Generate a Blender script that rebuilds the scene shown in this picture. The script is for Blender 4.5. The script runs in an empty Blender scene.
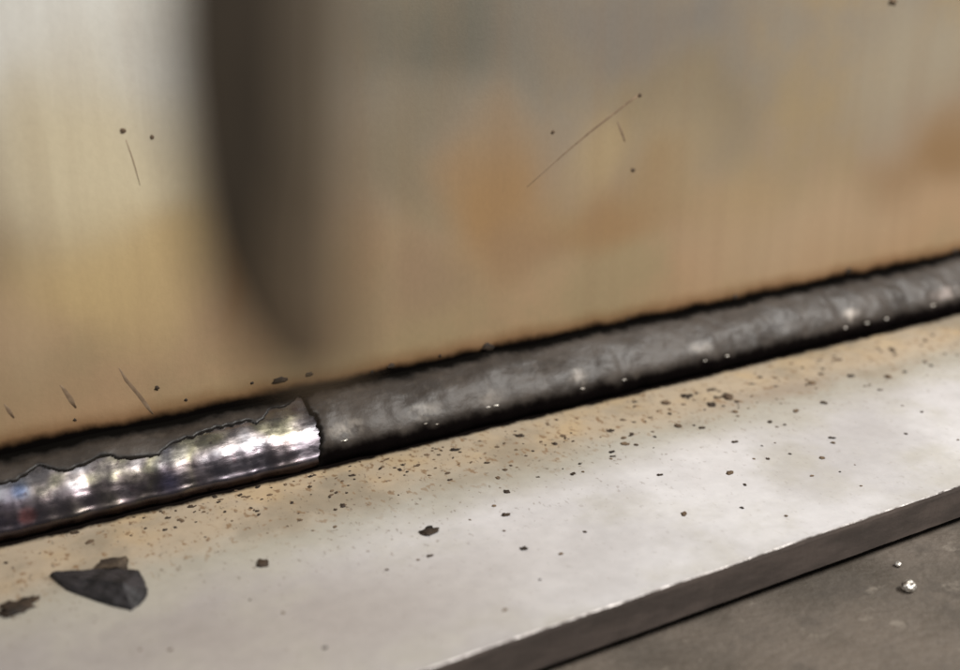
import bpy, bmesh, math, random
from mathutils import Vector, Matrix, noise
random.seed(7)
C = bpy.context.scene.collection
S = 0.001                       # everything below is measured in millimetres

# ---------------------------------------------------------------- camera
F = 1150.0
def nrm(v): return Vector(v).normalized()
AX = nrm((2180, 433, -F)); AZ = nrm((0, F, 433)); AY = AZ.cross(AX)
M = Matrix((AX, AY, AZ))        # camera vector -> world vector
CAM = Vector((-10.0, -214.8, 110.0))
cam = bpy.data.cameras.new('camera'); co = bpy.data.objects.new('camera', cam); C.objects.link(co)
co.matrix_world = Matrix.Translation(CAM * S) @ M.to_4x4()
cam.sensor_fit = 'HORIZONTAL'; cam.sensor_width = 36; cam.lens = F / 960 * 36
cam.clip_start = 0.002; cam.clip_end = 50
FOCUS = 232.0; APER = 4.6       # millimetres
cam.dof.use_dof = True; cam.dof.focus_distance = FOCUS * S
cam.dof.aperture_fstop = cam.lens / APER; cam.dof.aperture_blades = 0
bpy.context.scene.camera = co

def ray(px, py): return M @ Vector((px - 480, 335 - py, -F))
def on_z(px, py, z=0.0):
    d = ray(px, py); return CAM + d * ((z - CAM.z) / d.z)
def on_y(px, py, y=0.0):
    d = ray(px, py); return CAM + d * ((y - CAM.y) / d.y)
def on_x(px, y, z):             # world x of photo column px on the line (y, z)
    lo, hi = -100.0, 900.0
    for _ in range(40):
        m = (lo + hi) / 2; v = M.transposed() @ (Vector((m, y, z)) - CAM)
        if v.z < 0 and 480 + F * v.x / -v.z < px: lo = m
        else: hi = m
    return lo

# ---------------------------------------------------------------- world, lamps, exposure
sc = bpy.context.scene
w = bpy.data.worlds.new('World'); sc.world = w; w.use_nodes = True
w.node_tree.nodes['Background'].inputs[0].default_value = (0.92, 0.95, 1.0, 1)
w.node_tree.nodes['Background'].inputs[1].default_value = 0.20
sc.view_settings.view_transform = 'Standard'; sc.view_settings.look = 'None'
sc.view_settings.exposure = 0.0; sc.view_settings.gamma = 1
def lamp(name, pos, target, size, watt, col, sy=None):
    l = bpy.data.lights.new(name, 'AREA'); l.shape = 'RECTANGLE' if sy else 'DISK'
    l.size = size * S
    if sy: l.size_y = sy * S
    l.energy = watt; l.color = col
    o = bpy.data.objects.new(name, l); C.objects.link(o)
    o.location = Vector(pos) * S
    o.rotation_euler = (Vector(target) - Vector(pos)).to_track_quat('-Z', 'Y').to_euler()
lamp('tube_lamp', (520, -345, 590), (260, 0, 0), 560, 12.5, (1, 0.97, 0.925), 110)
lamp('ceiling_lamp', (-260, -330, 640), (40, 0, 50), 300, 3.0, (1, 0.97, 0.93))

# ---------------------------------------------------------------- helpers
def link(o, parent=None):
    C.objects.link(o)
    if parent: o.parent = parent
    return o
def obj(name, verts, faces, mat, parent=None, smooth=False, loc=None):
    off = Vector(loc) if loc else Vector((0, 0, 0))
    me = bpy.data.meshes.new(name)
    me.from_pydata([(Vector(v) - off) * S for v in verts], [], faces)
    bm = bmesh.new(); bm.from_mesh(me); bmesh.ops.recalc_face_normals(bm, faces=bm.faces); bm.to_mesh(me); bm.free()
    for p in me.polygons: p.use_smooth = smooth
    for m in (mat if isinstance(mat, list) else [mat]): me.materials.append(m)
    o = bpy.data.objects.new(name, me); o.location = off * S
    return link(o, parent)
def tag(o, label=None, cat=None, group=None, kind=None):
    for k, v in (('label', label), ('category', cat), ('group', group), ('kind', kind)):
        if v: o[k] = v
    return o

class Mat:
    def __init__(s, name, rough=0.5, metal=0.0, spec=0.5):
        s.m = bpy.data.materials.new(name); s.m.use_nodes = True
        s.t = s.m.node_tree; s.b = s.t.nodes['Principled BSDF']
        s.b.inputs['Roughness'].default_value = rough; s.b.inputs['Metallic'].default_value = metal
        s.b.inputs['Specular IOR Level'].default_value = spec
        g = s.t.nodes.new('ShaderNodeNewGeometry'); v = s.t.nodes.new('ShaderNodeVectorMath'); v.operation = 'SCALE'
        v.inputs[3].default_value = 1000; s.t.links.new(g.outputs['Position'], v.inputs[0]); s.pos = v.outputs[0]   # millimetres
    def L(s, a, b): s.t.links.new(a, b)
    def noise(s, scale, detail=4, vec=None, stretch=None, rough=0.55, w=0):
        v = vec or s.pos
        if stretch:
            q = s.t.nodes.new('ShaderNodeVectorMath'); q.operation = 'MULTIPLY'; q.inputs[1].default_value = stretch
            s.L(v, q.inputs[0]); v = q.outputs[0]
        if w:
            q = s.t.nodes.new('ShaderNodeVectorMath'); q.operation = 'ADD'; q.inputs[1].default_value = (w, w * 1.7, w * .6)
            s.L(v, q.inputs[0]); v = q.outputs[0]
        n = s.t.nodes.new('ShaderNodeTexNoise'); n.inputs['Scale'].default_value = scale; n.inputs['Detail'].default_value = detail
        n.inputs['Roughness'].default_value = rough; s.L(v, n.inputs['Vector']); return n
    def ramp(s, fac, stops, interp='LINEAR'):
        r = s.t.nodes.new('ShaderNodeValToRGB'); s.L(fac, r.inputs[0]); e = r.color_ramp.elements; r.color_ramp.interpolation = interp
        e[0].position, e[0].color = stops[0][0], (*c3(stops[0][1]), 1); e[1].position, e[1].color = stops[-1][0], (*c3(stops[-1][1]), 1)
        for p, c in stops[1:-1]: q = e.new(p); q.color = (*c3(c), 1)
        return r.outputs[0]
    def mix(s, fac, a, b, mode='MIX'):
        n = s.t.nodes.new('ShaderNodeMix'); n.data_type = 'RGBA'; n.blend_type = mode
        for val, i in ((fac, 0), (a, 6), (b, 7)):
            if hasattr(val, 'links') or isinstance(val, bpy.types.NodeSocket): s.L(val, n.inputs[i])
            elif i == 0: n.inputs[0].default_value = val
            else: n.inputs[i].default_value = (*c3(val), 1)
        return n.outputs[2]
    def math(s, op, a, b=0.0, clamp=False):
        n = s.t.nodes.new('ShaderNodeMath'); n.operation = op; n.use_clamp = clamp
        for val, i in ((a, 0), (b, 1)):
            if isinstance(val, bpy.types.NodeSocket): s.L(val, n.inputs[i])
            else: n.inputs[i].default_value = val
        return n.outputs[0]
    def warped(s, scale, amount, detail=3):           # position pushed about by noise, for ragged stains
        n = s.noise(scale, detail)
        a = s.t.nodes.new('ShaderNodeVectorMath'); a.operation = 'SUBTRACT'; a.inputs[1].default_value = (.5, .5, .5); s.L(n.outputs['Color'], a.inputs[0])
        b = s.t.nodes.new('ShaderNodeVectorMath'); b.operation = 'SCALE'; b.inputs[3].default_value = amount; s.L(a.outputs[0], b.inputs[0])
        c = s.t.nodes.new('ShaderNodeVectorMath'); c.operation = 'ADD'; s.L(s.pos, c.inputs[0]); s.L(b.outputs[0], c.inputs[1])
        return c.outputs[0]
    def blob(s, vec, c, r, soft=1.0, op=1.0):          # elliptical stain, 1 at its middle and 0 outside
        a = s.t.nodes.new('ShaderNodeVectorMath'); a.operation = 'SUBTRACT'; a.inputs[1].default_value = c; s.L(vec, a.inputs[0])
        b = s.t.nodes.new('ShaderNodeVectorMath'); b.operation = 'DIVIDE'; b.inputs[1].default_value = r; s.L(a.outputs[0], b.inputs[0])
        d = s.t.nodes.new('ShaderNodeVectorMath'); d.operation = 'LENGTH'; s.L(b.outputs[0], d.inputs[0])
        m = s.t.nodes.new('ShaderNodeMapRange'); m.interpolation_type = 'SMOOTHERSTEP'
        m.inputs[1].default_value = 1 - soft; m.inputs[2].default_value = 1.0; m.inputs[3].default_value = op; m.inputs[4].default_value = 0.0
        s.L(d.outputs['Value'], m.inputs[0]); return m.outputs[0]
    def axis(s, k, vec=None):
        n = s.t.nodes.new('ShaderNodeSeparateXYZ'); s.L(vec or s.pos, n.inputs[0]); return n.outputs[k]
    def step(s, v, a, b, lo=0.0, hi=1.0):
        m = s.t.nodes.new('ShaderNodeMapRange'); m.interpolation_type = 'SMOOTHSTEP'
        for i, x in ((1, a), (2, b), (3, lo), (4, hi)): m.inputs[i].default_value = x
        s.L(v, m.inputs[0]); return m.outputs[0]
    def bump(s, h, strength, dist=0.2, prev=None):
        n = s.t.nodes.new('ShaderNodeBump'); n.inputs['Strength'].default_value = strength; n.inputs['Distance'].default_value = dist * S
        s.L(h, n.inputs['Height'])
        if prev: s.L(prev, n.inputs['Normal'])
        return n.outputs[0]
    def dull(s, mask, v):        # blackened zones have no shine
        s.L(s.math('MULTIPLY', s.math('SUBTRACT', 1.0, mask), v), s.b.inputs['Specular IOR Level'])
    def done(s, col, normal=None, rough=None, metal=None):
        if isinstance(col, bpy.types.NodeSocket): s.L(col, s.b.inputs['Base Color'])
        else: s.b.inputs['Base Color'].default_value = (*c3(col), 1)
        if normal: s.L(normal, s.b.inputs['Normal'])
        if rough: s.L(rough, s.b.inputs['Roughness'])
        if metal: s.L(metal, s.b.inputs['Metallic'])
        return s.m
def c3(c):
    if isinstance(c, (int, float)): return (c, c, c)
    return tuple(c[:3])
def srgb(r, g, b, k=1.0):
    return tuple(k * ((x / 255 / 12.92) if x < 10 else ((x / 255 + .055) / 1.055) ** 2.4) for x in (r, g, b))

# ---------------------------------------------------------------- materials
# upright plate: oxide and heat tint, bands above the weld and separate stains
u = Mat('heat_tinted_upright_steel', 0.55, 0.1, 0.3)
wv = u.warped(0.03, 30, 1)
K = .87
z = u.axis(2, wv)
n1 = u.noise(0.022, 5).outputs[0]
base = u.mix(u.step(z, 18, 78), srgb(152, 126, 97, K), srgb(128, 119, 105, K))
base = u.mix(u.step(n1, .40, .66), base, srgb(138, 121, 92, K))
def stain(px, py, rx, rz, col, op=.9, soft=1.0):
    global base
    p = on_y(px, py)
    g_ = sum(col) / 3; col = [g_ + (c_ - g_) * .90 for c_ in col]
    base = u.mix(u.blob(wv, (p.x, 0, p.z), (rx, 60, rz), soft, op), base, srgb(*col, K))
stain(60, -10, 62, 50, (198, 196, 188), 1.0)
stain(95, 170, 34, 32, (192, 178, 146), .9)
stain(115, 275, 34, 20, (178, 152, 104), .8)
stain(30, 330, 15, 15, (168, 142, 112), .5)
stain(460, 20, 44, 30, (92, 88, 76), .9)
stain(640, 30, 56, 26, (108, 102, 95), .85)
stain(700, 110, 40, 16, (110, 98, 78), .6)
stain(400, 170, 22, 30, (118, 106, 84), .75)
stain(420, 290, 26, 16, (132, 108, 84), .7)
stain(500, 195, 24, 26, (144, 110, 68), .85)
stain(535, 235, 20, 12, (134, 106, 76), .6)
stain(620, 205, 34, 15, (138, 106, 68), .8)
stain(600, 155, 14, 11, (160, 138, 98), .6)
stain(690, 150, 30, 22, (138, 122, 94), .5)
stain(730, 195, 32, 16, (154, 128, 92), .5)
stain(800, 225, 60, 22, (158, 134, 104), .7)
stain(905, 60, 46, 26, (146, 134, 112), .7)
stain(945, 165, 42, 20, (126, 96, 60), .85)
stain(345, 270, 8, 22, (128, 100, 70), .35)
stain(232, 270, 7, 20, (140, 98, 52), .6)
streak = u.noise(0.16, 3, stretch=(1, 1, .06)).outputs[0]
base = u.mix(u.step(streak, .35, .7, 0, .15), base, srgb(122, 98, 74, K), 'MIX')
fine = u.noise(0.9, 4, stretch=(1, 1, .7)).outputs[0]
base = u.mix(.18, base, u.ramp(fine, [(.3, .8), (.7, 1.15)]), 'MULTIPLY')
# soot burnt on just above the weld toe, with a brown fringe
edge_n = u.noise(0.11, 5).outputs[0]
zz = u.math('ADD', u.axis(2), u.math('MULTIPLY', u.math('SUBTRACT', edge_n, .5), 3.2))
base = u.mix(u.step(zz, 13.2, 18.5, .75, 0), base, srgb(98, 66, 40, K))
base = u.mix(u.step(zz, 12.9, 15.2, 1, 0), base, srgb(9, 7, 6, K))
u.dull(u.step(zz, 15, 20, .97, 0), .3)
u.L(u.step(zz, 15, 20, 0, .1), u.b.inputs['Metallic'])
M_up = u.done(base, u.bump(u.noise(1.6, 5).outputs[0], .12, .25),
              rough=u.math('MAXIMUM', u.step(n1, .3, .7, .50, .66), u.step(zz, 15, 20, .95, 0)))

# base plate: blue-grey ground steel, straw tint and grit stain beside the weld
b = Mat('ground_base_steel', 0.42, 0.35, 0.4)
wb = b.warped(0.06, 10)
y = b.axis(1, wb)
big = b.noise(0.02, 4).outputs[0]
bc = b.mix(b.step(big, .35, .65), srgb(164, 162, 163), srgb(188, 187, 189))
bc = b.mix(b.blob(b.pos, (on_z(300, 640).x, on_z(300, 640).y, 0), (80, 40, 40), 1, .9), bc, srgb(144, 138, 134))  # darker lower left: weaker light there painted into the colour
bc = b.mix(b.blob(b.pos, (on_z(60, 640).x, on_z(60, 640).y, 0), (60, 40, 40), 1, .8), bc, srgb(128, 122, 118))  # same falloff of light painted in, further left
cloud = b.noise(0.045, 5, w=30).outputs[0]
bc = b.mix(b.step(cloud, .45, .7, 0, .6), bc, srgb(152, 148, 138))
# grey-green halo then straw tint
bc = b.mix(b.step(y, -50, -33, 0, .85), bc, srgb(146, 142, 130))
tn = b.noise(0.10, 4, w=11).outputs[0]
yy = b.math('ADD', y, b.math('MULTIPLY', b.math('SUBTRACT', tn, .5), 9))
bc = b.mix(b.step(yy, -36, -24, 0, .92), bc, srgb(156, 142, 122))
bc = b.mix(b.math('MULTIPLY', b.step(yy, -29, -22, 0, .8), b.step(b.noise(0.07, 4, w=70).outputs[0], .42, .66)), bc, srgb(164, 144, 114))
bc = b.mix(b.blob(wb, (on_z(800, 400).x, -30, 0), (34, 7, 9), 1, .6), bc, srgb(128, 116, 104))
sm_ = b.math('MULTIPLY', b.step(b.noise(0.06, 4, w=120).outputs[0], .46, .66), b.step(y, -40, -27, 0, .65))
bc = b.mix(sm_, bc, srgb(122, 114, 100))
fl = b.noise(0.75, 5, stretch=(1, .6, 1), w=5).outputs[0]
fm = b.math('MULTIPLY', b.step(fl, .57, .66), b.step(y, -42, -26, 0, .9))
bc = b.mix(fm, bc, srgb(118, 96, 72))
fg = b.noise(1.2, 4, stretch=(1, .6, 1), w=55).outputs[0]
bc = b.mix(b.math('MULTIPLY', b.step(fg, .62, .70), b.step(y, -60, -30, .2, .85)), bc, srgb(98, 86, 74))
bc = b.mix(.5, bc, b.ramp(b.noise(.35, 5).outputs[0], [(.3, .88), (.7, 1.08)]), 'MULTIPLY')
toe_shade = b.math('ADD', b.axis(1), b.math('MULTIPLY', b.math('SUBTRACT', b.noise(.25, 4).outputs[0], .5), 2.6))
bc = b.mix(b.step(toe_shade, -14.6, -12.9, 0, 1), bc, srgb(12, 9, 8))  # undercut shadow along the lower toe painted black on the plate
b.dull(b.step(toe_shade, -14.6, -12.9, 0, .97), .4)
b.L(b.step(toe_shade, -14.6, -12.9, .3, 0), b.b.inputs['Metallic'])
M_base = b.done(bc, b.bump(b.noise(1.1, 5, w=3).outputs[0], .18, .2), rough=b.step(cloud, .3, .7, .36, .52))

e = Mat('dark_cut_edge', 0.6, 0.1, 0.3)
ec = e.mix(e.step(e.noise(.25, 4, stretch=(.3, 1, 1)).outputs[0], .35, .65), srgb(62, 55, 51), srgb(78, 69, 64))
M_edge = e.done(ec, e.bump(e.noise(.8, 4, stretch=(.5, 1, 1)).outputs[0], .3, .3))
a = Mat('bright_burred_arris', 0.4, 0.7, 0.5)
M_arris = a.done(a.ramp(a.noise(.5, 3).outputs[0], [(.35, srgb(96, 88, 84)), (.62, srgb(214, 208, 204))]), a.bump(a.noise(1.5, 3).outputs[0], .3, .3))

k = Mat('scaled_bench_steel', 0.62, 0.15, 0.35)
kn = k.noise(.03, 6).outputs[0]; kb = k.noise(.10, 5, w=20).outputs[0]
kc = k.mix(k.step(kn, .35, .65), srgb(64, 58, 51), srgb(86, 78, 70))
kc = k.mix(k.step(kb, .52, .68, 0, .6), kc, srgb(58, 52, 46))
kc = k.mix(k.step(k.noise(.2, 4, w=44).outputs[0], .62, .74, 0, .5), kc, srgb(118, 110, 100))
kc = k.mix(.5, kc, k.ramp(k.noise(.8, 5).outputs[0], [(.3, .8), (.7, 1.15)]), 'MULTIPLY')
M_bench = k.done(kc, k.bump(k.noise(.5, 6).outputs[0], .6, .6), rough=k.step(kb, .3, .7, .5, .72))

# slag crust: dull glassy grey, black along both toes (stored per vertex as 'across')
def across(m):
    n = m.t.nodes.new('ShaderNodeAttribute'); n.attribute_name = 'across'; return n.outputs['Fac']
s_ = Mat('grey_slag_crust', 0.48, 0.0, 0.38)
sn = s_.noise(.12, 5, stretch=(.5, 1, 1)).outputs[0]
scol = s_.mix(s_.step(sn, .36, .66), srgb(40, 35, 31), srgb(56, 50, 45))
scol = s_.mix(s_.step(s_.noise(.5, 5, w=9).outputs[0], .5, .72, 0, .18), scol, srgb(74, 66, 58))
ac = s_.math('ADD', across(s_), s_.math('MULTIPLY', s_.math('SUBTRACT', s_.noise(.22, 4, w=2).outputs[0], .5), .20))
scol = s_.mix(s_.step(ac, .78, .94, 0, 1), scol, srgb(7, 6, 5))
scol = s_.mix(s_.step(ac, .08, .24, 1, 0), scol, srgb(7, 5, 5))  # shadow under the curled lower edge painted into the crust
for px_, r_, c_ in ((345, 4.5, (118, 111, 103)), (425, 3.6, (106, 100, 93)), (490, 3.0, (98, 92, 86)), (578, 2.8, (118, 112, 106)), (700, 3.6, (112, 106, 100)), (850, 3.0, (140, 132, 124)), (948, 7, (128, 119, 114))):
    xq = on_x(px_, -10.5, 7.5)
    scol = s_.mix(s_.math('MULTIPLY', s_.blob(s_.warped(.3, 3), (xq, -10.8, 6.6), (r_ * 1.5, 3.0, 2.6), 1), s_.step(s_.noise(.35, 2, w=17).outputs[0], .3, .62)), scol, srgb(*c_))  # pale patches, some of them highlight spots painted into the crust
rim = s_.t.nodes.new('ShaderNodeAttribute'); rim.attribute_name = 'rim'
scol = s_.mix(s_.step(rim.outputs['Fac'], .2, 1.3, .9, 0), scol, srgb(12, 10, 9))  # shadow line at the broken edge painted near-black
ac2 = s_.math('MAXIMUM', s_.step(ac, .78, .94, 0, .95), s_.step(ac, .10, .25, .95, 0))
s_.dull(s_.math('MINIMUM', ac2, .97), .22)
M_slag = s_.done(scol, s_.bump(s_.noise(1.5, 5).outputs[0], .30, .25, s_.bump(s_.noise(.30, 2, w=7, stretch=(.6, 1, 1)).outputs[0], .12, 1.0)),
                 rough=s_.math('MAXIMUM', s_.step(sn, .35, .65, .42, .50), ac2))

# bare weld metal: mirror-bright with temper colours
q = Mat('bright_weld_metal', 0.16, 1.0, 0.5)
hn = q.noise(.07, 2, w=13).outputs[0]
mc = q.ramp(hn, [(.30, srgb(112, 108, 118)), (.42, srgb(140, 140, 146)), (.50, srgb(144, 136, 134)), (.56, srgb(150, 145, 124)), (.66, srgb(112, 110, 116)), (.75, srgb(80, 92, 136))])
p = Vector((on_x(28, -11.5, 4), -9, 6))
mc = q.mix(q.blob(q.pos, (p.x, -11.5, 4), (2.6, 4, 2.2), .8, .9), mc, srgb(224, 110, 96))
p = Vector((on_x(18, -7, 9), -7, 9))
mc = q.mix(q.blob(q.pos, (p.x, -8.2, 8), (2.4, 3, 2.4), 1, .5), mc, srgb(96, 124, 170))
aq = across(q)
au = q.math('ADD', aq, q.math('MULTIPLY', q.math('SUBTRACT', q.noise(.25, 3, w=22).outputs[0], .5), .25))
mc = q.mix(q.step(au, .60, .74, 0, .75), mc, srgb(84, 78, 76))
mc = q.mix(q.step(au, .34, .46, .8, 0), mc, srgb(66, 57, 62))  # dark reflection below the highlight painted into the metal
mc = q.mix(q.step(q.noise(.22, 3, w=91, stretch=(.6, 1, 1)).outputs[0], .50, .62, 0, .45), mc, srgb(76, 68, 68))
mc = q.mix(q.step(q.noise(.6, 4, w=31).outputs[0], .58, .72, 0, .7), mc, srgb(86, 74, 78))
mc = q.mix(q.step(aq, .045, .085, 1, 0), mc, srgb(44, 36, 35))  # shadow at the lower toe painted into the metal too
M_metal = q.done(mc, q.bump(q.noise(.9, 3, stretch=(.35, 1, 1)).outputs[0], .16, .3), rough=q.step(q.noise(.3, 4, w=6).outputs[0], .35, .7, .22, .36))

d = Mat('black_slag_chip', 0.6, 0.0, 0.25)
M_chip = d.done(d.ramp(d.noise(.4, 4).outputs[0], [(.35, srgb(18, 17, 18)), (.7, srgb(44, 41, 43))]), d.bump(d.noise(1.0, 5).outputs[0], .4, .4))
d = Mat('brown_slag_chip', 0.7, 0.0, 0.2)
M_chipb = d.done(d.ramp(d.noise(.5, 4).outputs[0], [(.35, srgb(40, 33, 27)), (.7, srgb(70, 60, 49))]), d.bump(d.noise(1.0, 5).outputs[0], .4, .4))
d = Mat('dark_grit', 0.7, 0.0, 0.2)
M_grit = d.done(d.ramp(d.noise(.25, 3).outputs[0], [(.35, srgb(22, 18, 15)), (.68, srgb(58, 46, 35))]), d.bump(d.noise(3, 3).outputs[0], .3, .2))
d = Mat('brown_grit', 0.75, 0.0, 0.2)
M_grit2 = d.done(d.ramp(d.noise(.25, 3).outputs[0], [(.35, srgb(58, 46, 36)), (.68, srgb(96, 80, 62))]), d.bump(d.noise(3, 3).outputs[0], .3, .2))
d = Mat('rust_smear', 0.7, 0.0, 0.3)
M_smear = d.done(d.ramp(d.noise(.6, 3).outputs[0], [(.35, srgb(94, 77, 60)), (.7, srgb(116, 98, 78))]))
d = Mat('bright_spatter_metal', 0.4, .8, 0.5)
M_ball = d.done(d.ramp(d.noise(.9, 3).outputs[0], [(.35, srgb(120, 112, 104)), (.65, srgb(226, 222, 214))]), d.bump(d.noise(2, 3).outputs[0], .4, .3))
d = Mat('dark_tool_steel', 0.65, 0.0, 0.25)
tipz = (CAM + M @ Vector((-160 / F * 46, -10 / F * 46, -46))).z
M_tool = d.done(d.mix(d.step(d.axis(2), tipz - 5, tipz + 5, .8, 0), d.ramp(d.noise(.3, 4, stretch=(1, 1, .3)).outputs[0], [(.35, srgb(46, 38, 28)), (.7, srgb(62, 52, 39))]), srgb(80, 66, 50)), d.bump(d.noise(1, 4).outputs[0], .2, .2))  # paler tip: see-through fade of the blurred end painted in
d = Mat('blur_faded_flank', 0.65, 0.0, 0.2)
tipz = (CAM + M @ Vector((-160 / F * 46, -10 / F * 46, -46))).z
fc_ = d.ramp(d.noise(.4, 4, stretch=(1, 1, .3)).outputs[0], [(.35, srgb(58, 49, 36)), (.7, srgb(74, 63, 48))])
M_flank = d.done(d.mix(d.step(d.axis(2), tipz - 3, tipz + 9, 1, 0), fc_, srgb(84, 70, 54)))  # flank pales downward, the blur's see-through look painted as colour

# ---------------------------------------------------------------- the bench
X0, X1 = -160.0, 640.0
WID, TH = -83.0, 8.7
ZB = -TH - 1.1
def nz(x, y, zv, sc_, amp): return noise.noise(Vector((x * sc_, y * sc_, zv))) * amp
vs, fs = [], []
nx, ny = 90, 60
for i in range(nx + 1):
    for j in range(ny + 1):
        x = -900 + 2200 * i / nx; yv = -900 + 1700 * j / ny
        vs.append((x, yv, ZB + nz(x, yv, 3.3, .02, .25)))
for i in range(nx):
    for j in range(ny):
        A = i * (ny + 1) + j; fs.append((A, A + ny + 1, A + ny + 2, A + 1))
n0 = len(vs)
for x, yv in ((-900, -900), (1300, -900), (1300, 800), (-900, 800)): vs.append((x, yv, ZB - 25))
cs = [0, nx * (ny + 1), nx * (ny + 1) + ny, ny]
for m in range(4): fs.append((cs[m], cs[(m + 1) % 4], n0 + (m + 1) % 4, n0 + m))
fs.append((n0, n0 + 1, n0 + 2, n0 + 3))
bench = obj('bench_surface', vs, fs, M_bench, smooth=False)
for pgn in bench.data.polygons[:nx * ny]: pgn.use_smooth = True
bench['kind'] = 'structure'

# ---------------------------------------------------------------- the welded joint
joint = bpy.data.objects.new('welded_joint', None); link(joint)
joint.location = Vector((150, -30, ZB)) * S
tag(joint, 'steel T joint, tan upright plate welded to pale grey base plate along a dark bead', 'welded joint')
bpy.context.view_layer.update()
def part(name, vs, fs, mat, smooth=False, parent=None, label=None):
    pr = parent or joint
    o = obj(name, vs, fs, mat, None, smooth)
    o.parent = pr; o.matrix_parent_inverse = Matrix.Translation(-Vector(pr.matrix_world.translation) if pr is joint else Vector((0, 0, 0)))
    if pr is not joint: o.matrix_parent_inverse = Matrix.Identity(4)
    if label: o['label'] = label
    return o

# base plate: swept section with a worn arris and an undercut bottom corner
def sweep(section_at, xs, closed=True):
    vs, fs = [], []
    m = len(section_at(xs[0]))
    for x in xs: vs += [(x, yy_, zz_) for yy_, zz_ in section_at(x)]
    for i in range(len(xs) - 1):
        for j in range(m):
            k2 = (j + 1) % m
            fs.append((i * m + j, i * m + k2, (i + 1) * m + k2, (i + 1) * m + j))
    fs.append(tuple(range(m))); fs.append(tuple((len(xs) - 1) * m + j for j in range(m)))
    return vs, fs, m
def base_sec(x):
    j1 = noise.noise(Vector((x * .12, 1.3, 0))) * .22 + noise.noise(Vector((x * .6, 4.3, 0))) * .10
    j2 = noise.noise(Vector((x * .3, 8.3, 0))) * .12
    wr = .13 + .10 * noise.noise(Vector((x * .25, 2.2, 5)))
    return [(70, 0), (70, -TH), (WID + 4.0, -TH), (WID + 1.6, -TH + .3), (WID + .2 + j2, -TH + 1.1), (WID + j1 * .5, -.9),
            (WID + .12 + j1, -wr), (WID + .12 + wr + j1, .05 + .05 * j1), (WID + 1.1 + j1, 0)]
xs = [X0 + i * 1.0 for i in range(int(X1 - X0) + 1)]
vs, fs, m = sweep(base_sec, xs)
bp = part('base_plate', vs, fs, [M_base, M_edge, M_arris], label='pale grey base plate with straw tint by the weld')
for i, pgn in enumerate(bp.data.polygons):
    j = i % m
    if i < (len(xs) - 1) * m:
        if j in (2, 3, 4, 5): pgn.material_index = 1
        if j in (6,): pgn.material_index = 2
UH = 185.0
def up_sec(x): return [(0, .02), (0, UH - .8), (.8, UH), (9.2, UH), (10, UH - .8), (10, .02)]
vs, fs, m = sweep(up_sec, [X0, (X0 + X1) / 2, X1])
up = part('upright_plate', vs, fs, M_up, label='tan heat stained upright plate')

# weld: profile parameter u from base toe (0) to upright toe (1)
LB, LU = 11.9, 12.4
SKEW = .68
def toe_wob(x): return nz(x, 0, 1.1, .09, .9) + nz(x, 0, 5.1, .26, .45)
def prof(x, u, bulge, power, SKEW=.68):
    yb = -LB - toe_wob(x); zu = LU + nz(x, 0, 9.4, .07, .7)
    a = math.pow(max(math.sin(math.pi * max(u, 0) ** SKEW), 0), power) * bulge
    y_ = yb * (1 - u); z_ = zu * u
    L = math.hypot(yb, zu); ny_, nz_ = -zu / L, -yb / L * 1.0
    return y_ + ny_ * a, z_ + (-yb / L) * a, ny_, -yb / L
xc = on_x(318, -9, 9)
RES = .42; NU = 56
def ub(x):          # upper limit of bare metal left of the slag face
    if not UBP: UBP.extend((on_x(a_, -8, 9), b_) for a_, b_ in UBPTS)
    P = UBP
    if x <= P[0][0]: return P[0][1]
    for (xa, va), (xb, vb) in zip(P, P[1:]):
        if x <= xb: return va + (vb - va) * (x - xa) / (xb - xa)
    return P[-1][1]
UBP = []
UBPTS = [(-60, .66), (0, .60), (45, .66), (75, .58), (108, .66), (150, .52), (185, .66), (225, .72), (262, .68), (285, .86), (318, .93)]
def metal_h(x, u):
    ch = x + 5.0 * (u - .5) ** 2 * 4
    rip = math.sin(ch * 2 * math.pi / 3.1 + 2.0 * noise.noise(Vector((x * .1, u, 0))))
    h = .004 * rip + .45 * noise.noise(Vector((x * .05, u * 1.2, 3))) + .22 * noise.noise(Vector((x * .10, u * 3.2, 7))) + .05 * noise.noise(Vector((x * .25, u * 14, 17))) + .025 * noise.noise(Vector((x * .7, u * 4, 1)))
    h += (.42 + .3 * noise.noise(Vector((x * .3, 3, 3)))) * math.exp(-((u - .085) / .04) ** 2)
    return h * min(1, math.sin(math.pi * u) * 2.2)
def slag_cover(x, u):   # >0 where crust lies, in mm from its broken edge
    face = x - (xc + 1.5 * noise.noise(Vector((u * 5, 2, 2))) + .7 * noise.noise(Vector((u * 16, 7, 2))) - 2.0 * (u - .5) ** 2 * 4)
    strip = (u - ub(x) - .09 * noise.noise(Vector((x * .2, 1, 6))) - .035 * noise.noise(Vector((x * .7, u * 6, 9)))) * 17
    return max(face, strip) if x < xc + 6 else max(face, 0)
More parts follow.
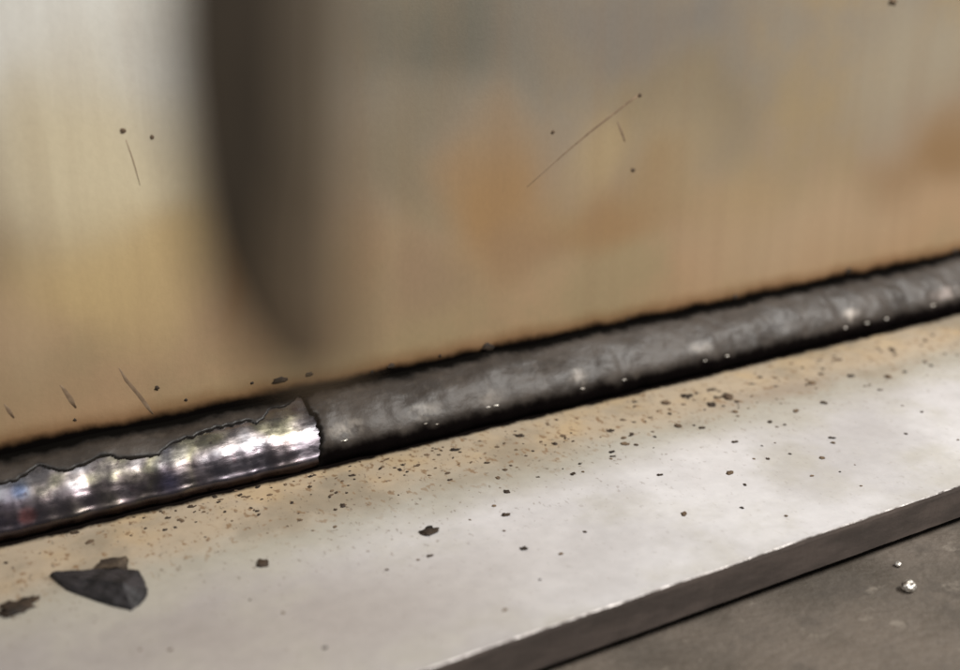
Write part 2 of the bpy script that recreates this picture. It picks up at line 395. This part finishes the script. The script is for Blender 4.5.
def weld(name, x0, x1, fn, mat, label=None, keep=None, smooth=True, rimfn=None):
    n = int((x1 - x0) / RES); vs = []; us = []
    for i in range(n + 1):
        x = x0 + (x1 - x0) * i / n
        for j in range(NU + 1):
            u_ = j / NU; vs.append(fn(x, u_)); us.append(u_)
    fs = []
    for i in range(n):
        xm = x0 + (x1 - x0) * (i + .5) / n
        for j in range(NU):
            if keep and not keep(xm, (j + .5) / NU): continue
            A = i * (NU + 1) + j; fs.append((A, A + NU + 1, A + NU + 2, A + 1))
    o = part(name, vs, fs, mat, smooth, label=label)
    at = o.data.attributes.new('across', 'FLOAT', 'POINT')
    for i, v in enumerate(us): at.data[i].value = v
    if rimfn:
        at = o.data.attributes.new('rim', 'FLOAT', 'POINT')
        for i, v in enumerate(vs): at.data[i].value = min(3.0, rimfn(v[0], us[i]))
    # drop loose vertices
    bm = bmesh.new(); bm.from_mesh(o.data)
    bmesh.ops.delete(bm, geom=[v for v in bm.verts if not v.link_faces], context='VERTS')
    # outward normals: away from the corner
    for f_ in bm.faces:
        c_ = f_.calc_center_median()
        if f_.normal.y * -1 + f_.normal.z < 0: f_.normal_flip()
    bm.to_mesh(o.data); bm.free()
    return o
def f_metal(x, u_):
    y_, z_, ny_, nz_ = prof(x, u_, 2.7, .8, .92); h = metal_h(x, u_)
    return (x, y_ + ny_ * h, z_ + nz_ * h)
def f_slag(x, u_):
    c_ = slag_cover(x, u_)
    right = min(1, max(0, (x - xc + 1.5) / 3))
    y_, z_, ny_, nz_ = prof(x, u_, 2.7 - .2 * right, .8, .92 - .24 * right)
    t = (1.55 * right + .55 * (1 - right))
    edge = min(1, max(0, c_ / .55)); edge = edge ** .5
    tt = t * (math.sin(math.pi * u_) ** .32 if 0 < u_ < 1 else 0)
    V_ = Vector((x, u_ * 17, 4.4))
    nn = .50 * noise.noise(V_ * .16) + .15 * noise.noise(V_ * .42) + .04 * noise.noise(V_ * 1.1)
    h = metal_h(x, u_) * (1 - right) + (tt + nn * math.sin(math.pi * u_) ** .7) * edge
    if c_ <= 0: h = metal_h(x, u_) - .35
    return (x, y_ + ny_ * h, z_ + nz_ * h)
XA, XB = -60.0, 420.0
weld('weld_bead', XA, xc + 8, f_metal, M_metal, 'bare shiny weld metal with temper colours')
weld('slag_crust', XA, XB, f_slag, M_slag, 'dull grey slag crust with black toes',
     keep=lambda x, u_: slag_cover(x, u_) > -.45, rimfn=slag_cover)

# ---------------------------------------------------------------- grit, spatter and chips
def lump(name, p, r, mat, squash=.6, seed=0, sub=2, up_axis='z', stretch=1.0, rz=0.0):
    bm = bmesh.new(); bmesh.ops.create_icosphere(bm, subdivisions=sub, radius=1)
    vs = []
    cr, sr = math.cos(rz), math.sin(rz)
    for v in bm.verts:
        q_ = v.co.normalized(); rr = 1 + .65 * noise.noise(q_ * 1.4 + Vector((seed * 3.1, 0, 0))) + .40 * noise.noise(q_ * 3.1 + Vector((0, seed * 2.1, 0)))
        a_, b_, c_ = q_.x * rr * r * stretch, q_.y * rr * r, q_.z * rr * r * squash
        a_, b_ = a_ * cr - b_ * sr, a_ * sr + b_ * cr
        if up_axis == 'z': vs.append((p.x + a_, p.y + b_, p.z + c_ + r * squash * .6))
        else: vs.append((p.x + a_, p.y - c_ - r * squash * .3, p.z + b_))
    fs = [tuple(v.index for v in f_.verts) for f_ in bm.faces]; bm.free()
    return obj(name, vs, fs, mat, None, True, loc=p)

# prototypes whose meshes the small crumbs share
protos = [lump('slag_crumb', Vector((0, 0, 0)), 1.0, (M_grit, M_grit2)[i % 2], .6, seed=i + 1, sub=3, stretch=1 + .35 * (i % 3)) for i in range(6)]
pm = [p_.data for p_ in protos]
for p_ in protos: bpy.data.objects.remove(p_)
GL = 'tiny dark slag crumb scattered on the pale base plate below the weld'
GG = 'slag crumbs scattered over the base plate'
cnt = 0
def crumb(px, py, wpx, asp=1.0, label=None, ang=None):
    global cnt
    p_ = on_z(px, py)
    if p_.y > -13.2 or p_.y < WID + 1.2: return
    dist = (p_ - CAM).length
    r = wpx * (.40 if p_.y > -36 or label else .33) * dist / F
    i_ = (cnt % 3) * 2 if label else cnt % 6
    o = bpy.data.objects.new('slag_crumb', pm[i_]); cnt += 1
    o.location = p_ * S; o.scale = (r * asp, r * 1.15, r * .5); o.rotation_euler = (0, 0, ang if ang is not None else random.uniform(-.7, .7))
    near = p_.y > -33
    auto = 'tiny %s slag crumb on the %s' % (('brown', 'dark')[i_ % 2 == 0], ('bare grey part of the base plate', 'tan strip of the base plate below the weld')[near])
    link(o); tag(o, label or auto, 'slag crumb', None if label else GG)
# measured crumbs (photo pixels, width)
listed = [(400,470,6),(427,455,5),(455,450,6),(345,458,5),(360,462,4),(372,450,5),(310,487,5),(332,491,4),(292,503,5),(486,401,5),(497,447,4),(487,463,4),(505,470,5),(520,436,7),(541,442,4),
 (555,444,6),(563,436,5),(573,474,5),(583,472,5),(611,431,5),(624,438,5),(632,434,5),(636,445,5),(612,452,5),(611,459,4),(580,464,4),(498,478,5),(507,492,8),(494,506,5),(506,515,7),(504,531,4),(524,549,7),(561,554,6),(585,532,5),
 (666,403,9),(687,396,8),(694,400,4),(712,405,9),(728,397,10),(670,414,6),(678,426,8),(702,428,6),(735,412,7),(737,402,5),(796,411,6),(824,403,8),(812,383,7),(851,376,6),(888,377,8),(892,350,6),(838,360,6),
 (655,437,5),(625,444,6),(735,442,5),(754,459,4),(768,459,5),(730,473,7),(745,485,6),(822,458,7),(832,438,5),(833,443,5),(906,434,4),(684,514,7),(742,508,5),(786,516,4),(660,475,5),(855,465,3),(922,412,3),(958,440,3),
 (762,446,4),(775,443,3),(770,422,5),(777,427,4),(840,472,3),(812,476,4),(790,454,4),(861,486,3),(880,390,4),(870,385,4),(905,372,4),(925,362,4),
 (215,497,5),(236,491,4),(190,507,5),(204,512,4),(258,487,5),(270,495,4),(225,512,4),(180,520,4),(165,530,4),(232,521,3),(75,533,6),(90,542,6),(6,563,4),
 (418,560,4),(430,556,5),(283,613,4),(387,570,4),(335,527,5),(343,506,7),(300,520,4),(450,480,4),(470,520,4),(540,580,4),(505,610,4),(250,600,4),(170,650,4),(325,648,5),(140,650,4)]
for a_ in listed:
    if a_[:2] in ((15, 606),): continue
    crumb(a_[0], a_[1], a_[2] * random.uniform(.85, 1.1), random.choice((.8, 1, 1.2)))
# finer grit thick near the weld
tries = 0
while cnt < 290 and tries < 3000:
    tries += 1
    px = random.uniform(130, 960)
    toe = 540 - .234 * px
    py = toe + 8 + abs(random.gauss(0, 1)) * (26 if px > 500 else 20)
    if random.random() > (.95 if 180 < px < 860 else .4): continue
    if py > 814 - .343 * px - 12: continue
    crumb(px, py, random.choice((2.0, 2.4, 2.8, 3.2, 3.8)), random.choice((.8, 1.1, 1.5)))
crumb(430, 532, 14, 1.1, 'largest round dark crumb alone in the middle of the grey base plate')
crumb(263, 564, 13, 1.1, 'dark round crumb alone on grey base plate, right of the black slag flake')
crumb(17, 608, 24, .95, 'flattened dark brown crumb at the left edge, below left of the black flake', .15)
crumb(34, 600, 9, 1.1, 'small brown crumb touching the flattened crumb at the left edge')
crumb(778, 350, 11, 1.9, 'long dark sliver lying against the lower edge of the slag crust')

# black flake and the brown bit behind it
def flake(name, outline, tops, mat, label, lift=0.0, grp=None):
    """outline: photo pixels on the plate; tops: (px, py, height) ridge points, each outline vertex rises to its height"""
    bot = [on_z(a_, b_, 0) for a_, b_, h_ in outline]
    c_ = sum(bot, Vector()) / len(bot)
    top = []
    for (a_, b_, h_), g_ in zip(outline, bot):
        t_ = g_ + (c_ - g_) * .06; t_.z = h_; top.append(t_)
    n = len(bot); rid = []
    for a_, b_, h_ in tops: rid.append(on_z(a_, b_, h_))
    bm = bmesh.new()
    for v in bot: bm.verts.new(v + Vector((0, 0, .05 + lift)))
    for v in top + rid: bm.verts.new(v)
    hull = bmesh.ops.convex_hull(bm, input=bm.verts)
    bmesh.ops.delete(bm, geom=[v for v in bm.verts if not v.link_faces], context='VERTS')
    bmesh.ops.triangulate(bm, faces=bm.faces)
    bmesh.ops.subdivide_edges(bm, edges=bm.edges, cuts=3, use_grid_fill=True)
    for v in bm.verts:
        nv = Vector((noise.noise(v.co * .8), noise.noise(v.co * .8 + Vector((9, 0, 0))), noise.noise(v.co * .8 + Vector((0, 9, 0)))))
        v.co += nv * .28
        if v.co.z < .03: v.co.z = .03
    bm.verts.index_update()
    vs = [v.co.copy() for v in bm.verts]; fs = [tuple(v.index for v in f_.verts) for f_ in bm.faces]; bm.free()
    c_.z = 0
    o = obj(name, vs, fs, mat, None, False, loc=c_)
    return tag(o, label, 'slag chip')
flake('slag_flake', [(49, 576, .9), (72, 575, 1.1), (110, 574, 1.3), (142, 577, 1.5), (148, 590, 1.1), (145, 601, .8), (132, 611, .6), (108, 606, .5), (66, 591, .5)],
      [(86, 578, 2.0), (124, 583, 3.0)], M_chip, 'black wedge shaped slag flake lying on the base plate at lower left')
flake('slag_fragment', [(92, 573, .6), (101, 564, 1.0), (128, 562, 1.3), (128, 572, 1.0)], [(116, 566, 1.6)], M_chipb,
      'small brown slag fragment leaning behind the black flake')

# bright spatter on the bench
def ring_ball(px, py, wpx, label, hollow):
    p_ = on_z(px, py, ZB + .1); r = wpx * .5 * (p_ - CAM).length / F
    bm = bmesh.new(); bmesh.ops.create_icosphere(bm, subdivisions=4, radius=1); vs = []
    for v in bm.verts:
        q_ = v.co.normalized(); rr = 1 + .2 * noise.noise(q_ * 2)
        if hollow:
            d_ = math.hypot(q_.x, q_.y + .25)
            if q_.z > 0 and d_ < .5: rr *= .45 + .55 * (d_ / .5) ** 2
        vs.append((p_.x + q_.x * rr * r, p_.y + q_.y * rr * r, p_.z + (q_.z * rr * .8 + .6) * r))
    fs = [tuple(v.index for v in f_.verts) for f_ in bm.faces]; bm.free()
    o = obj('spatter_ball', vs, fs, M_ball, None, True, loc=p_); tag(o, label, 'spatter ball')
ring_ball(908, 590, 13, 'shiny hollow spatter ball on the dark bench, lower right', True)
ring_ball(898, 566, 6, 'tiny round spatter ball on the bench just above the hollow one', False)

# small shiny lumps added on the crust as glints along its lower shoulder
GLINTS = [(437, 431, 3), (344, 441, 4), (426, 424, 3), (497, 405, 4), (489, 407, 3), (582, 388, 4), (706, 366, 3), (727, 361, 3), (845, 328, 3.5), (868, 323, 3), (885, 319, 4), (932, 305, 4), (624, 384, 3)]
# marks and spatter fused to the upright plate
def wall_spot(px, py, wpx, asp=1.0, rot=0.0, mat=M_grit, name='spatter', sq=.25):
    p_ = on_y(px, py); r = wpx * .4 * (p_ - CAM).length / F
    o = lump(name, p_, r, mat, sq, seed=px, up_axis='y', stretch=asp, rz=rot)
    o.parent = joint; o.matrix_parent_inverse = Matrix.Translation(-joint.location); return o
bpy.context.view_layer.update()
spots = [(123, 131, 6, 1.2, 0), (152, 137, 5, 1, 0), (553, 132, 5, 1, 0), (633, 170, 5, 1, 0), (157, 388, 6, 1, 0), (640, 95, 5, 1, 0),
         (280, 380, 9, 2.0, 0), (309, 374, 6, 1.6, 0), (487, 348, 11, 1.5, 0), (391, 366, 7, 1.5, 0), (372, 372, 4, 1, 0), (848, 271, 8, 1.2, 0), (735, 297, 7, 1.2, 0),
         (628, 319, 4, 1, 0), (600, 331, 6, 2, 0), (955, 252, 8, 1, 0), (440, 356, 4, 1, 0), (252, 383, 4, 1, 0), (186, 400, 4, 1, 0), (75, 420, 4, 1, 0), (893, 1, 8, 1.6, -.3)]
for s0 in spots: wall_spot(s0[0], s0[1], s0[2], s0[3], s0[4], M_grit2 if s0[1] < 200 else M_grit)
def smear(pts, name, mat, thick=.04):
    """pts: (px, py, width px) along a mark on the upright plate"""
    P = [on_y(a_, b_) for a_, b_, _ in pts]; W = [w_ * .5 * (p_ - CAM).length / F for p_, (_, _, w_) in zip(P, pts)]
    vs, fs = [], []
    for i, p_ in enumerate(P):
        d_ = (P[min(i + 1, len(P) - 1)] - P[max(i - 1, 0)]).normalized(); s2 = Vector((-d_.z, 0, d_.x)) * W[i]
        for q_, yy_ in ((-1, .02), (-.5, -thick), (.5, -thick), (1, .02)):
            vs.append((p_.x + s2.x * q_, yy_, p_.z + s2.z * q_))
    for i in range(len(P) - 1):
        for j in range(3):
            A = i * 4 + j; fs.append((A, A + 1, A + 5, A + 4))
    fs.append((0, 1, 2, 3)); A = (len(P) - 1) * 4; fs.append((A, A + 1, A + 2, A + 3))
    o = obj(name, vs, fs, mat, None, True); o.parent = joint; o.matrix_parent_inverse = Matrix.Translation(-joint.location); return o
smear([(527, 187, .6), (545, 171, 1.4), (565, 153, 2.0), (590, 132, 2.8), (612, 115, 3.0), (630, 101, 3.2), (641, 94, 4)], 'scratch', M_smear)
smear([(617, 121, .8), (620, 128, 3), (624, 138, 3), (625, 142, .5)], 'scratch', M_smear)
smear([(119, 368, 1), (126, 380, 4), (138, 394, 4.4), (147, 406, 4.6), (153, 414, 1.5)], 'scratch', M_smear)
smear([(60, 385, 1), (65, 391, 4.5), (71, 400, 6), (76, 408, 2)], 'scratch', M_smear)
smear([(4, 404, 1), (9, 411, 4.5), (14, 418, 2)], 'scratch', M_smear)
smear([(126, 140, .8), (133, 160, 1.4), (140, 185, .6)], 'scratch', M_smear)

for gx, gy, gw in GLINTS:
    best = None
    for i in range(8, 34):
        u_ = i / 56; x_ = on_x(gx, *f_slag(on_x(gx, -9, 6), u_)[1:]); v_ = Vector(f_slag(x_, u_))
        c_ = M.transposed() @ (v_ - CAM); py_ = 335 - F * c_.y / -c_.z
        if best is None or abs(py_ - gy) < best[0]: best = (abs(py_ - gy), v_)
    p_ = best[1]; rr_ = gw * .4 * (p_ - CAM).length / F
    o = lump('glint_lump', p_ - Vector((0, 0, rr_ * .3)), rr_ * .9, M_ball, .5, seed=gx, stretch=1.5 + (gx % 5) * .3)
    o.parent = joint; o.matrix_parent_inverse = Matrix.Translation(-joint.location)
# ---------------------------------------------------------------- the pick hanging close to the lens
D = 46.0                                    # its distance from the lens
def at_d(px, py, d_): return CAM + M @ Vector(((px - 480) / F * d_, (335 - py) / F * d_, -d_))
tool = bpy.data.objects.new('chipping_pick', None); link(tool)
tool.location = at_d(290, 380, D) * S
tag(tool, 'dark out of focus chipping pick pointing down in front of the upright plate', 'chipping pick')
bpy.context.view_layer.update()
# outline of the blade: row, left edge, right edge (photo pixels at the blade's distance), front thickness
rows = [(-260, 172, 360), (-120, 170, 358), (0, 170, 354), (70, 172, 351), (140, 179, 350), (200, 187, 350), (250, 199, 350), (300, 218, 352), (345, 244, 351), (384, 274, 342)]
def frac(y_): return .68 if y_ < 150 else .68 - .30 * min(1, (y_ - 150) / 200)
def tool_part(name, fa, fb, mat, t0, t1):
    vs, fs = [], []
    for (py, l, r_) in rows:
        a_ = l + (r_ - l) * fa(py); b_ = l + (r_ - l) * fb(py)
        wmm = (r_ - l) / F * D
        vs += [at_d(a_, py, D - t0 * wmm * .5), at_d(b_, py, D - t1 * wmm * .5), at_d(b_, py, D + .5 * wmm * t1 + .05), at_d(a_, py, D + .5 * wmm * t0 + .05)]
    for i in range(len(rows) - 1):
        for j in range(4): fs.append((i * 4 + j, i * 4 + (j + 1) % 4, i * 4 + 4 + (j + 1) % 4, i * 4 + 4 + j))
    fs += [(0, 1, 2, 3), tuple((len(rows) - 1) * 4 + j for j in range(4))]
    o = obj(name, vs, fs, mat, None, False); o.parent = tool; o.matrix_parent_inverse = Matrix.Translation(-tool.location)
tool_part('blade', lambda y_: 0.0, lambda y_: frac(y_), M_tool, .25, .75)
tool_part('ground_flank', lambda y_: frac(y_) + .005, lambda y_: 1.0, M_flank, .75, .2)
